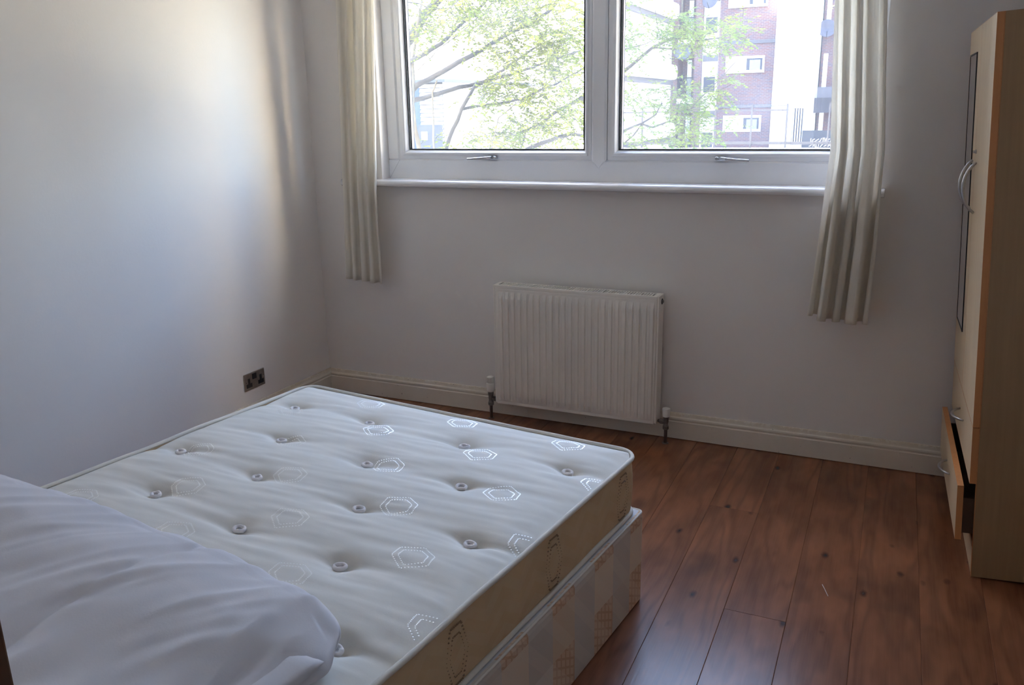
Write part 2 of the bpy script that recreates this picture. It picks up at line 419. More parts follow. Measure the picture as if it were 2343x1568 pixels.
def sash(x0, x1, gx0, gx1):
    # mitred casement: outer flat, stepped bead down to the glass
    def ring(ix, iz0, iz1, gx, y):
        return [(lx(x0)+ix, y, lz(ZS)+iz0), (lx(x1)-gx, y, lz(ZS)+iz0), (lx(x1)-gx, y, lz(ZST)-iz1), (lx(x0)+ix, y, lz(ZST)-iz1)]
    bw = ZG-ZS; bwx0 = gx0-x0; bwx1 = x1-gx1; bt = ZST-ZGT
    def R_(f, y): return ring(bwx0*f, bw*f, bt*f, bwx1*f, y)
    rings = [R_(0.0, .072), R_(0.0, .006), R_(.03, .0025), R_(.40, .0025), R_(.44, -.004), R_(.60, -.006), R_(.70, -.004), R_(1.0, .016), R_(1.0, .06)]
    vs = [p for r in rings for p in r]; fs = []
    for i in range(len(rings)-1):
        for k2 in range(4): fs.append((i*4+k2, i*4+(k2+1) % 4, (i+1)*4+(k2+1) % 4, (i+1)*4+k2))
    s = MB().add(vs, fs).build('sash', UPVC, win)
    # rubber gasket and pane
    g = MB()
    X0, X1, Z0, Z1 = lx(gx0), lx(gx1), lz(ZG), lz(ZGT); w = .0042
    g.box(X0-.001, X1+.001, .012, .022, Z0-.001, Z0+w); g.box(X0-.001, X1+.001, .012, .022, Z1-w, Z1+.001)
    g.box(X0-.001, X0+w, .012, .022, Z0, Z1); g.box(X1-w, X1+.001, .012, .022, Z0, Z1)
    # outside gasket of the double glazing
    g.box(X0-.001, X0+.010, .042, .048, Z0, Z1); g.box(X1-.008, X1+.001, .042, .048, Z0, Z1)
    g.build('gasket', GASKET, s)
    bx(X0, X0+.009, .022, .042, Z0, Z1).build('spacer', SATIN, s)
    bx(X0, X1, .0235, .0275, Z0, Z1).build('pane', GLASS, s)
    return s
s1 = sash(.494, 1.524, .5475, 1.4865)
s2 = sash(1.600, 2.670, 1.6535, 2.617)
def handle(px, pz, sgn, name='window_handle'):
    # base plate with pivot and a lever, sgn: lever direction along x
    h = empty(name, (lx(px), 0, lz(pz))); h.parent = win
    m = MB()
    n = 20; out = []
    for k2 in range(n):
        c = 2*math.pi*k2/n; x = .0085*math.cos(c)+(.017 if math.cos(c) > 0 else -.017); z = .0085*math.sin(c)
        out.append((x, z))
    m.prism(out, 1, -.009, .003); m.build('base_plate', CHROME, h, bevel=.0015)
    m = MB().lathe([(.0075, 0), (.0075, .012), (.0065, .014)], 16, Matrix.Translation((-sgn*.016, -.006, 0)) @ Matrix.Rotation(R(90), 4, 'X'))
    m.build('screw_boss', SATIN, h, smooth=False)
    tilt = R(-3.5)*sgn if sgn > 0 else R(-3.5)*sgn
    m = MB()
    sec = [(.0, .0085, -.006, -.022), (.012, .0085, -.010, -.026), (.022, .0072, -.018, -.030), (.060, .0058, -.028, -.036), (.098, .0054, -.030, -.038), (.124, .0054, -.029, -.038)]
    vs = []
    for d, hh, y1, y0 in sec:
        x = sgn*d; zc = -d*math.tan(R(3.2))
        vs += [(x, y1, zc-hh), (x, y0, zc-hh*.8), (x, y0, zc+hh*.8), (x, y1, zc+hh)]
    fs = [(0,1,2,3), tuple(len(vs)-4+q for q in (3,2,1,0))]
    for i in range(len(sec)-1):
        for q in range(4): fs.append((i*4+q, i*4+(q+1) % 4, (i+1)*4+(q+1) % 4, (i+1)*4+q))
    m.add(vs, fs); m.build('lever', CHROME, h, bevel=.0018)
    return h
SEAM = simple('weld_seam_grey', (.50,.50,.52), .6)
def weld(x0, z0, x1, z1, y):
    d = Vector((x1-x0, 0, z1-z0)); L_ = d.length; ang = math.atan2(d.z, d.x)
    M_ = Matrix.Translation((lx(x0), y, lz(z0))) @ Matrix.Rotation(-ang, 4, 'Y')
    bx(0, L_, -.0004, .002, -.0006, .0006, M_).build('weld_seam', SEAM, win)
weld(XL, WZ0+.016, .492, ZS-.004, 0); weld(XR, WZ0+.016, 2.672, ZS-.004, 0)
handle(1.020, 1.289, -1); handle(2.118, 1.2905, 1)
# frame stays of the outside: sloping outer cill
bx(lx(XL), lx(XR), .076, .30, -.0, .03).build('outer_cill', UPVC, win)
# window board
SX0, SX1 = .20, 2.781
sb = MB(); yb = .069; nose = -.05; t0, t1 = 1.1475, 1.1815; rr = (t1-t0)/2
poly = [(yb, t0), (nose+rr, t0)]+[(nose+rr-rr*math.sin(math.pi*q/10), t0+rr-rr*math.cos(math.pi*q/10)) for q in range(1, 10)]+[(nose+rr, t1), (yb, t1)]
sb.prism([p for p in poly if p[0] <= .0]+[(-.0, t1), (-.0, t0)][:0], 0, SX0, SX1) if False else None
pn = [(-.0005, t0)]+[p for p in poly if p[0] < -.001]+[(-.0005, t1)]
sb.prism(pn, 0, SX0, SX1); sb.box(WX0+.001, WX1-.001, -.0005, yb, t0+.018, t1)
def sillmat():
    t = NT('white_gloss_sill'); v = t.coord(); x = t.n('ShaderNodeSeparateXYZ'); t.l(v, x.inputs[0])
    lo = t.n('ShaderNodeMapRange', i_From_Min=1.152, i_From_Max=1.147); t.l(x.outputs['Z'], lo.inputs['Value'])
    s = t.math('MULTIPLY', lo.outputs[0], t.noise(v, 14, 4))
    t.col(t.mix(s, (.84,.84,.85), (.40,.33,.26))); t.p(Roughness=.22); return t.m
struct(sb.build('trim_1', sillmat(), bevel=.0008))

# ---------------------------------------------------------------- curtains
def curtain(name, label, edges, folds, amp, y0, seed, zt, zbf):
    """edges: list of (z, xl, xr); folds: number of pleats; returns thick wavy sheet"""
    rg = random.Random(seed)
    ph = [rg.uniform(-.25, .25) for _ in range(folds+2)]
    def ex(z):
        e = sorted(edges)
        for (za, la, ra), (zb, lb, rb) in zip(e, e[1:]):
            if za <= z <= zb:
                t = (z-za)/(zb-za); return la+(lb-la)*t, ra+(rb-ra)*t
        return (e[0][1], e[0][2]) if z < e[0][0] else (e[-1][1], e[-1][2])
    NU, NV = 110, 60
    def pt(u, v):
        zb = zbf(u); z = zb+(zt-zb)*v
        l, r = ex(max(z, min(e[0] for e in edges)))
        q = u*folds; i = int(min(q, folds-1)); ff = q-i
        wob = .35*noise.noise(Vector((u*3+seed, z*1.1, seed)))
        a = 2*math.pi*(q+ph[i]*math.sin(math.pi*ff)+wob*.35)
        A = amp*(1.0-.25*v)*(0.75+.5*noise.noise(Vector((i*1.7+seed, z*.6, 3.1))))
        x = l+(r-l)*u+.25*A*math.sin(2*a)
        y = y0-A*math.cos(a)+.35*A*math.sin(.5*a+2*z)
        y += .004*noise.noise(Vector((x*22, z*5, seed)))
        return Vector((x, min(y, -.055 if z > 1.1 else -.02), z))
    m = MB(); m.grid(pt, NU, NV)
    root = thing(name, label, 'curtain', ((edges[0][1]+edges[0][2])/2, y0, zbf(.5)))
    o = m.build('fabric', CURT, root, smooth=True)
    o.location = -root.location
    so = o.modifiers.new('thick', 'SOLIDIFY'); so.thickness = .0022
    # heading tape and hem
    h = MB(); h.grid(lambda u, v: pt(u, 1.0)+Vector((0, -.003, -.06*v)), NU, 2)
    ho = h.build('heading_tape', CURT, root, smooth=True); ho.location = -root.location
    ho.modifiers.new('thick', 'SOLIDIFY').thickness = .003
    return root
curtain('curtain', 'cream cotton curtain drawn back at the left end of the window', [(.655,.222,.447),(1.14,.245,.446),(2.035,.285,.500),(2.34,.29,.51)], 4, .024, -.084, 3, 2.325, lambda u: .668-.014*u)
curtain('curtain', 'cream cotton curtain hanging at the right end of the window near the wardrobe', [(.655,.0+2.536,2.765),(.95,2.555,2.772),(1.335,2.578,2.770),(1.884,2.546,2.725),(2.34,2.53,2.71)], 4, .042, -.110, 11, 2.325, lambda u: .672-.020*min(1, u*3))
cr = thing('curtain_rail', 'white curtain rail on the wall above the window', 'rail', (1.52, -.09, 2.375))
MB().tube([(-1.40,0,0),(1.40,0,0)], .011, 10).build('rail', UPVC, cr, smooth=True)
for xb in (-1.2, 0, 1.2): bx(xb-.012, xb+.012, -.012, .089, -.012, .012).build('bracket', UPVC, cr, bevel=.002)
for xs in (-1.18, 1.10):
    for q in range(5): MB().tube([(xs+.045*q-.09+.012*math.cos(a_), -.012*0+.0, -.022+.022*math.sin(a_)*1.0) for a_ in [math.pi*2*z/10 for z in range(10)]], .002, 5, closed=True).build('glider', UPVC, cr)

# ---------------------------------------------------------------- radiator
rx0, rx1, ry, rz0, rz1 = 1.101, 1.901, -.120, .0935, .7060
rad = thing('radiator', 'white ribbed panel radiator on the wall under the window', 'radiator', (1.501, -.07, rz0))
def RL(p): return Vector(p)-Vector((1.501, -.07, rz0))
Wd, Ht = rx1-rx0, .597
npit = 24; pit = (Wd-.02)/npit
def prof(x):               # raised pads with narrow valleys
    q = ((x-.010)/pit) % 1.0
    if x < .010 or x > Wd-.010: return 0
    if q < .30: return 0
    if q < .46: return (q-.30)/.16
    if q < .88: return 1
    return 1-(q-.88)/.12
xs = [0, .004]
for i in range(npit):
    for q in (0.0, .30, .38, .46, .88, .94): xs.append(.010+pit*(i+q))
xs += [Wd-.010, Wd-.004, Wd]
zs = [0, .004, .020, .036, .05, .10, .3, Ht-.055, Ht-.032, Ht-.022, Ht-.012, Ht-.004, Ht]
def endf(z):
    if z < .020 or z > Ht-.022: return 0
    if z < .050: return (z-.020)/.030
    if z > Ht-.055: return max(0, (Ht-.022-z)/.033)
    return 1
m = MB(); vs = []; nx = len(xs)
for z in zs:
    for x in xs:
        rim = 0.0
        if x < .005 or x > Wd-.005 or z < .005 or z > Ht-.005: rim = -.004
        d = .0072*prof(x)*endf(z)+rim
        vs.append(RL((rx0+x, ry+.006-d, rz0+z)))
fs = [(j*nx+i, j*nx+i+1, (j+1)*nx+i+1, (j+1)*nx+i) for j in range(len(zs)-1) for i in range(nx-1)]
m.add(vs, fs)
fp = m.build('front_panel', RADP, rad)

p0, p1 = RL((rx0, ry+.006, rz0)), RL((rx1, ry+.020, rz0+Ht)); bx(p0.x, p1.x, p0.y+.001, p1.y, p0.z, p1.z).build('water_channel', RADP, rad, bevel=.003)
p0, p1 = RL((rx0, -.036, rz0)), RL((rx1, -.030, rz0+Ht)); bx(p0.x, p1.x, p0.y, p1.y, p0.z, p1.z).build('back_panel', RADP, rad)
# convector fins inside
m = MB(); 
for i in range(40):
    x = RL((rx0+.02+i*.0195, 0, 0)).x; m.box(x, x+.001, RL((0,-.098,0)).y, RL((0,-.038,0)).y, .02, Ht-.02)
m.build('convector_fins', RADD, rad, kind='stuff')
for xa in (rx0-.010, rx1):
    p0, p1 = RL((xa, ry+.010, rz0+.004)), RL((xa+.010, -.030, rz0+Ht+.008)); bx(p0.x, p1.x, p0.y, p1.y, p0.z, p1.z).build('side_cover', RADP, rad, bevel=.0025)
# top grille: rim with slots
m = MB(); zt_ = Ht+.002; yA, yB = RL((0, ry+.006, 0)).y, RL((0, -.031, 0)).y
xa, xb = RL((rx0, 0, 0)).x, RL((rx1, 0, 0)).x
m.box(xa, xb, yA, yA+.016, zt_-.006, zt_+.006); m.box(xa, xb, yB-.010, yB, zt_-.006, zt_+.006)
m.box(xa, xa+.012, yA+.016, yB-.010, zt_-.006, zt_+.006); m.box(xb-.020, xb, yA+.016, yB-.010, zt_-.006, zt_+.006)
gr = m.build('top_grille', RADP, rad, bevel=.0015)
m = MB(); ns = 60; step = (xb-.020-xa-.012)/ns
for i in range(1, ns): m.box(xa+.012+step*i-.0035, xa+.012+step*i+.0035, yA+.014, yB-.009, zt_-.001, zt_+.005)
m.build('grille_slats', RADP, gr, kind='stuff')
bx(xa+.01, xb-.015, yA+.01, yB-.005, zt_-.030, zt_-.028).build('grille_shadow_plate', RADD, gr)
# plugs on the right end
Mx = Matrix.Translation(RL((rx1+.009, -.062, .668))) @ Matrix.Rotation(R(90), 4, 'Y')
pl = MB().lathe([(.0135, 0), (.0135, .003), (.010, .0035), (.010, .001)], 18, Mx).build('bleed_plug', BLACKP, rad)
MB().lathe([(.007, 0), (.007, .008), (.004, .009)], 6, Mx).build('bleed_screw', BRASSV, pl)
def valve(x, y, trv):
    b0 = RL((x, y, 0)); T = lambda p: (b0.x+p[0], b0.y+p[1], b0.z+p[2])
    M0 = lambda z: Matrix.Translation(T((0, 0, z)))
    MB().tube([T((0, 0, .0)), T((0, 0, .085))], .0078, 12).build('pipe', COPPER, rad, smooth=True)
    MB().lathe([(.016, .0), (.014, .003), (.009, .004)], 14, Matrix.Translation(T((0,0,0)))).build('pipe_collar', COPPER, rad)
    body = MB().lathe([(.0125, .070), (.0145, .073), (.0145, .086), (.0125, .089), (.0110, .100), (.0125, .106), (.0125, .124), (.0145, .127), (.0145, .143), (.011, .146)], 12, M0(0)).build('valve_body', BRASSV, rad)
    sg = 1 if x < 1.5 else -1
    MB().tube([T((sg*.006, .0, .105)), T((sg*(.022 if trv else .030), .004, .105)), T((sg*(.038), .008, .105))], [.009, .009, .007], 12).build('valve_tail', BRASSV, body)
    MB().lathe([(.0135, 0), (.0135, .014)], 6, Matrix.Translation(T((sg*.014, .003, .105))) @ Matrix.Rotation(R(90)*sg, 4, 'Y')).build('union_nut', BRASSV, body)
    if trv:
        c = MB().lathe([(.0165, .143), (.0205, .150), (.0215, .175), (.0215, .186), (.017, .190)], 20, M0(0)).build('valve_cap', WHITEP, rad, smooth=False, label='white thermostatic valve head')
        g = MB()
        for q in range(14):
            a_ = 2*math.pi*q/14; g.box(-.0016, .0016, .0150, .0200, .190, .219, M0(0) @ Matrix.Rotation(a_, 4, 'Z'))
        g.lathe([(.0175, .187), (.0175, .217), (.0150, .221)], 20, M0(0))
        g.build('cap_ribs', WHITEP, c)
    else:
        MB().lathe([(.0165, .133), (.0170, .142), (.0185, .166), (.0175, .172), (.012, .1745)], 22, M0(0)).build('valve_cap', WHITEP, rad, smooth=False, label='white lockshield valve cap')
valve(1.054, -.088, True); valve(1.953, -.088, False)

# ---------------------------------------------------------------- socket
so = thing('wall_socket', 'dark steel double power socket low on the left wall', 'socket', (0, -.610, .197))
bx(.0, .0055, -.073, .073, 0, .086).build('face_plate', DARKST, so, bevel=.0025, seg=3)
bx(.0045, .0085, -.017, .012, .050, .078).build('rocker_switch', BLACKP, so, bevel=.001)
for yc in (-.042, .042):
    m = MB(); z0 = .014
    P_ = [(-.020, 0), (.020, 0), (.020, .020), (.0075, .020), (.0075, .046), (-.0075, .046), (-.0075, .020), (-.020, .020)]
    m.prism([(yc+a_, z0+b2) for a_, b2 in P_], 0, .004, .0066)
    ins = m.build('pin_insert', BLACKP, so)
    m = MB()
    for (dy, dz, w, h) in ((-.011, .010, .0065, .004), (.011, .010, .0065, .004), (0, .034, .004, .008)):
        m.box(.0062, .0069, yc+dy-w/2, yc+dy+w/2, z0+dz-h/2, z0+dz+h/2)
    m.build('pin_slots', GASKET, ins, kind='stuff')
for yc in (-.0605, .0605):
    MB().lathe([(.0036, .0), (.0036, .0016), (.0028, .0021)], 12, Matrix.Translation((.005, yc, .043)) @ Matrix.Rotation(R(90), 4, 'Y')).build('screw', CHROME, so)

# ---------------------------------------------------------------- bed
BA = R(-6.8821); BED = (2.1802, -1.3703)
ZT, ZM, ZBASE = .494, .309, .3066
BW, BL = 1.37, 1.89
dv = thing('divan_base', 'divan bed base in beige and orange patchwork fabric under the mattress', 'bed base', (*BED, 0), BA)
DX, DY = .0235, .010                       # the base sticks out past the mattress
def rrect(x0, x1, y0, y1, r, n=6):
    o = []
    for cx, cy, a0 in ((x1-r, y1-r, 0), (x0+r, y1-r, 90), (x0+r, y0+r, 180), (x1-r, y0+r, 270)):
        for q in range(n+1): a_ = R(a0+90*q/n); o.append((cx+r*math.cos(a_), cy+r*math.sin(a_)))
    return o
m = MB()
lv = [(.0, .004), (.0, .012), (0.0, .29), (.002, .298), (.006, ZBASE-.002), (.012, ZBASE)]
rings = [rrect(-BW-DX+i_, DX-i_, -BL-.01+i_, DY-i_, max(.022-i_, .006), 5) for i_, z in lv]
n_ = len(rings[0]); vs = [(p[0], p[1], lv[q][1]) for q, rg_ in enumerate(rings) for p in rg_]
fs = [(q*n_+i, q*n_+(i+1) % n_, (q+1)*n_+(i+1) % n_, (q+1)*n_+i) for q in range(len(rings)-1) for i in range(n_)]+[tuple(range(n_-1, -1, -1))]
m.add(vs, fs).build('side_cover', DIVAN, dv, smooth=False)
top = rrect(-BW-DX+.012, DX-.012, -BL-.01+.012, DY-.012, .010, 5)
MB().prism(top, 2, ZBASE-.02, ZBASE).build('platform_top', DIVTOP, dv)
MB().tube([(p[0], p[1], ZBASE-.003) for p in rrect(-BW-DX+.004, DX-.004, -BL-.006, DY-.004, .018, 6)], .0035, 6, closed=True).build('edge_piping', TAPE, dv, smooth=True)
for (fx, fy) in ((-.1, -.12), (-BW+.1, -.12), (-.1, -BL+.1), (-BW+.1, -BL+.1)):
    MB().lathe([(.018, -.0), (.022, .003), (.022, .006)], 12, Matrix.Translation((fx, fy, 0))).build('glide_foot', BLACKP, dv)

mt = thing('mattress', 'cream tufted double mattress with tan quilted border on the divan base', 'mattress', (*BED, ZBASE), BA)
tufts = [(-1.238,-.203),(-.899,-.190),(-.497,-.204),(-.122,-.217),(-1.046,-.452),(-.675,-.462),(-.335,-.454),(-1.265,-.670),(-.897,-.690),(-.499,-.697),(-.137,-.704),
         (-1.061,-.909),(-.692,-.934),(-.340,-.944),(-.135,-1.180),(-.50,-1.19),(-.88,-1.19),(-1.25,-1.18),(-.34,-1.43),(-.69,-1.43),(-1.05,-1.43),(-.13,-1.67),(-.5,-1.67),(-.88,-1.67),(-1.25,-1.67)]
def mz(x, y):
    e = min(-x, x+BW, -y, y+BL); e = max(e, 0)
    z = .020*(1-math.exp(-e/.05))
    # gathered pull towards the edge tape
    z += .0030*math.exp(-e/.06)*noise.noise(Vector((y*34 if min(-x, x+BW) < min(-y, y+BL) else x*9, 1.3, 5)))*min(1, e/.01)
    for tx, ty in tufts:
        dx, dy = x-tx, y-ty
        if abs(dx) < .42 and abs(dy) < .22:
            z -= .0170*math.exp(-(dx*dx/.0016+dy*dy/.0011))+.0100*math.exp(-(dx*dx/.022+dy*dy/.0040))
            # crease running out from the tuft
            sk = dy-.12*dx+.010*math.sin(9*dx+tx*7)
            z -= .0105*math.exp(-(abs(dx)/.12)-(sk*sk/(.00016+.0012*abs(dx))))*min(1, abs(dx)/.015)
    z += .0034*noise.noise(Vector((x*5.0+2.2*y, y*27-3*x, 2.0)))*min(1, e/.05)
    z += .0013*noise.noise(Vector((x*9+3*y, y*60-5*x, 7.0)))*min(1, e/.04)
    return z
rc = .062
def rmap(u, v):
    x, y = -BW*(1-u), -BL*(1-v)
    cxs = -BW+rc if x < -BW+rc else (-rc if x > -rc else None); cys = -BL+rc if y < -BL+rc else (-rc if y > -rc else None)
    if cxs is not None and cys is not None:
        dx, dy = x-cxs, y-cys; L_ = math.hypot(dx, dy)
        if L_ > 1e-9: k_ = max(abs(dx), abs(dy))/L_; x, y = cxs+dx*k_, cys+dy*k_
    return x, y
m = MB()
def tp(u, v):
    x, y = rmap(u, v); return (x*.994-.004, y*.9955-.004, ZT-ZBASE-.002+mz(x, y))
m.grid(tp, 150, 250); m.build('top_panel', TICK, mt, smooth=True)
# border wall
per = rrect(-BW, 0, -BL, 0, rc, 8)
def dens(pts, st):
    o = []
    for a_, b2 in zip(pts, pts[1:]+pts[:1]):
        n2 = max(1, int(math.hypot(b2[0]-a_[0], b2[1]-a_[1])/st))
        for q in range(n2): o.append((a_[0]+(b2[0]-a_[0])*q/n2, a_[1]+(b2[1]-a_[1])*q/n2))
    return o
per = dens(per, .03); NP = len(per)
def offs(p, d):
    cx = min(max(p[0], -BW+rc), -rc); cy = min(max(p[1], -BL+rc), -rc)
    v = Vector((p[0]-cx, p[1]-cy)); 
    if v.length < 1e-9: return p
    v.normalize(); return (p[0]+v.x*d, p[1]+v.y*d)
hm = ZT-ZBASE
m = MB(); vs = []; hz = [.006, .02, .05, .09, .13, .165, hm-.004]; bo = [-.004, .002, .005, .006, .005, .002, -.003]
for z, b2 in zip(hz, bo):
    for i, p in enumerate(per):
        w = .003*noise.noise(Vector((p[0]*6, p[1]*6, z*9)))
        q = offs(p, b2+w); vs.append((q[0], q[1], z))
fs = [(j*NP+i, j*NP+(i+1) % NP, (j+1)*NP+(i+1) % NP, (j+1)*NP+i) for j in range(len(hz)-1) for i in range(NP)]+[tuple(range(NP-1, -1, -1))]
m.add(vs, fs).build('side_border', BORDER, mt, smooth=True)
def pipez(p, s): return .0035*noise.noise(Vector((p[0]*5, p[1]*5, s)))
MB().tube([(*offs(p, .003), hm+.001+pipez(p, 1)) for p in per], .0068, 8, closed=True).build('top_edge_tape', TAPE, mt, smooth=True)
MB().tube([(*offs(p, .002), .0085+abs(pipez(p, 4))) for p in per], .0075, 8, closed=True).build('bottom_edge_tape', TAPE, mt, smooth=True)
# tufts
tm = []
for vv in range(3):
    m = MB(); rg = random.Random(vv)
    m.tube([((.0135+.0035*rg.random())*math.cos(a_), (.0095+.0035*rg.random())*math.sin(a_), .0025+.003*rg.random()) for a_ in [2*math.pi*q/14 for q in range(14)]], [.0046+.0022*rg.random() for _ in range(14)], 7, closed=True)
    m.lathe([(.011, -.006), (.011, .0012), (.005, .0030)], 12)
    tm.append(m)
proto = []
for i, (tx, ty) in enumerate(tufts):
    if i < 3: o = tm[i].build('tuft', TUFT, mt, smooth=True); proto.append(o); o.modifiers.new('soft', 'SUBSURF').render_levels = 1
    else: o = proto[i % 3].copy(); COL.objects.link(o)
    o.location = (tx*.994-.004, ty*.9955-.004, ZT-ZBASE-.002+mz(tx, ty)+.003); o.rotation_euler = (0, 0, random.uniform(-.5, .5))
# stitched hexagon motifs on the top
HEX = [(-.049,-.016),(-.054,.023),(.001,.048),(.046,.025),(.056,-.016),(.002,-.051)]
def motif(cx, cy):
    m = MB(); cnt = 0
    for sc, nn in ((1.0, 8), (.70, 6)):
        for a_, b2 in zip(HEX, HEX[1:]+HEX[:1]):
            for q in range(nn):
                t = (q+.5)/nn; x = cx+sc*(a_[0]+(b2[0]-a_[0])*t); y = cy+sc*(a_[1]+(b2[1]-a_[1])*t)
                if not (-BW+.02 < x < -.012 and -BL+.02 < y < -.012): continue
                z = ZT-ZBASE-.002+mz(x, y); s = .0020
                X, Y = x*.994-.004, y*.9955-.004
                m.add([(X-s, Y-s, z+.0001), (X+s, Y-s, z+.0001), (X+s, Y+s, z+.0001), (X-s, Y+s, z+.0001), (X, Y, z+.0006)], [(0,1,4),(1,2,4),(2,3,4),(3,0,4)]); cnt += 1
    if cnt > 20: m.build('stitched_motif', THREAD, mt, kind='stuff', label='white dotted hexagon stitched into the top')
for k_ in range(0, 8):
    y = -.067-.1955*k_
    for j in range(5):
        x = (0 if k_ % 2 else -.2)-.4*j
        if x > -1.42 and y > -1.45: motif(x, y)
# brown stitched motifs on the right border
def smotif(cy):
    m = MB()
    hx = [(0, .072), (.034, .045), (.034, -.045), (0, -.072), (-.034, -.045), (-.034, .045)]
    hx = [(-.020,.070),(.020,.070),(.042,.0),(.020,-.070),(-.020,-.070),(-.042,.0)]
    for sc, nn in ((1.0, 7), (.68, 5)):
        for a_, b2 in zip(hx, hx[1:]+hx[:1]):
            for q in range(nn):
                t = (q+.5)/nn; y = cy+sc*(a_[0]+(b2[0]-a_[0])*t); z = hm*.50+sc*(a_[1]+(b2[1]-a_[1])*t)
                x = .0065+.003*noise.noise(Vector((0, y*6, z*9))); s = .0022
                m.add([(x-.003, y-s*1.3, z-s), (x-.003, y+s*1.3, z-s), (x-.003, y+s*1.3, z+s), (x-.003, y-s*1.3, z+s), (x+.001, y, z)], [(0,1,4),(1,2,4),(2,3,4),(3,0,4)])
    m.build('border_motif', BTHREAD, mt, kind='stuff', label='brown dotted hexagon stitched into the border')
for cy in (-.118, -.545, -.972, -1.40): smotif(cy)

# ---------------------------------------------------------------- duvet
dz0 = ZT+.024
du = thing('duvet', 'folded white duvet lying across the head end of the mattress', 'duvet', (*BED, dz0), BA)
def seamx(y): return -.50-.03*math.sin(4*y+1)
def rdg(v): return 1-abs(noise.noise(v))*2.2
def dpt(u, a):
    # u along the bed width (0 = right end), a = angle around the section
    x = -.088-1.247*u
    c, s = math.cos(a), math.sin(a)
    e = max(min(u/.075, 1.0), 0); e2 = max(min((1-u)/.06, 1.0), 0)
    end = (e**.42)*(e2**.5)
    hy = .40*(.86+.14*end); hz = (.040+.026*min(1,u*2.5)+.004*math.sin(5*u+1))*(.26+.74*end)
    yc = -1.560+.02*math.sin(3*u)
    sy = math.copysign(abs(c)**.66, c); sz = math.copysign(abs(s)**.85, s)
    y = yc+hy*sy; z = hz*(1+sz)
    if s > 0:
        k = min(1, s*2.2)*end
        z += (.010+.020*u)*s*math.exp(-((y-yc-.20)/.16)**2)*end
        z *= 1-.42*max(0, min(1, (yc+.22-y)/.55))
        # long diagonal folds in the cotton
        al, cr_ = .55*x+.83*y, .83*x-.55*y
        z += k*.0110*noise.noise(Vector((al*1.5, cr_*6.0, 3.3)))
        z += k*.0100*(rdg(Vector((al*1.7, cr_*8.0, 6.1)))-.5)
        z += k*.0042*(rdg(Vector((al*2.8, cr_*18, 9.1)))-.5)
        z += k*.012*math.exp(-(u/.14)**2)*(rdg(Vector((x*11+2*y, y*3.0, 4.4)))-.5)
        # seam groove with puckers
        sx = x-seamx(y)+.006*noise.noise(Vector((y*14, 2, 5)))
        z -= k*(.0085*math.exp(-abs(sx)/.011)+.0075*math.exp(-sx*sx/.0050))
        z += k*.0035*noise.noise(Vector((sx*9, y*26, 4)))*math.exp(-sx*sx/.006)
        # creases near the right end
        for (px, py, qx, qy, dp, wd) in ((-.150,-1.30,-.105,-1.62,.010,.00022),(-.215,-1.36,-.165,-1.66,-.007,.0006),(-.100,-1.33,-.070,-1.55,.008,.00022),(-.42,-1.62,-.17,-1.27,-.008,.0004),(-.47,-1.70,-.22,-1.36,.006,.0004)):
            ax_, ay_ = qx-px, qy-py; L2 = ax_*ax_+ay_*ay_; t = max(0, min(1, ((x-px)*ax_+(y-py)*ay_)/L2))
            d2 = (x-px-t*ax_)**2+(y-py-t*ay_)**2; z -= dp*math.exp(-d2/wd)*min(1, s*2)*min(1, 5*t*(1-t)+.1)
    # folded layers seen on the right end
    if u < .08:
        lay = z/max(hz*2, .02); k_ = 1-u/.08
        x += k_*(.048*math.exp(-((y+1.300)/.055)**2-((lay-.70)/.28)**2)-.020*math.exp(-((lay-.38)/.12)**2)+.018*abs(math.sin(lay*math.pi*2.2+3.5*y))-.014+.016*noise.noise(Vector((y*9, lay*3, 1.7))))
    if abs(c) > .8 and s < .6: y += .008*math.copysign(1, c)*math.sin(z*80+2*x)*end
    return Vector((x, y, max(z, .0)))
NU, NA = 190, 190
m = MB()
vs = [dpt((i/NU), 2*math.pi*k_/NA) for i in range(NU+1) for k_ in range(NA)]
fs = [(i*NA+k_, i*NA+(k_+1) % NA, (i+1)*NA+(k_+1) % NA, (i+1)*NA+k_) for i in range(NU) for k_ in range(NA)]
fs += [tuple(range(NA-1, -1, -1)), tuple(NU*NA+k_ for k_ in range(NA))]
m.add(vs, fs).build('quilted_cover', DUVET, du, smooth=True)
# turned hem / lower layers poking out under the right end
def layer(name, x0, x1, y0, y1, z0, th, seed):
    def f(u, v):
        a_ = 2*math.pi*u; L_ = v
        y = y0+(y1-y0)*L_; xe = x1+.018*noise.noise(Vector((y*7, seed, 0)))
        ex = abs(math.cos(a_))**.5*math.copysign(1, math.cos(a_)); ez = math.copysign(abs(math.sin(a_))**.7, math.sin(a_))
        en = min(1, min(v, 1-v)/.06)**.5
        return ((x0+xe)/2+(xe-x0)/2*ex, y, z0+th*en*ez+.006*noise.noise(Vector((y*8, seed, ex*.6))))
    return MB().grid(f, 24, 50, wrap=True).build(name, DUVET, du, smooth=True)
layer('folded_layer', -.45, -.058, -1.88, -1.285, .040, .020, 2.0)
layer('folded_layer', -.45, -.046, -1.90, -1.335, .016, .016, 5.0)

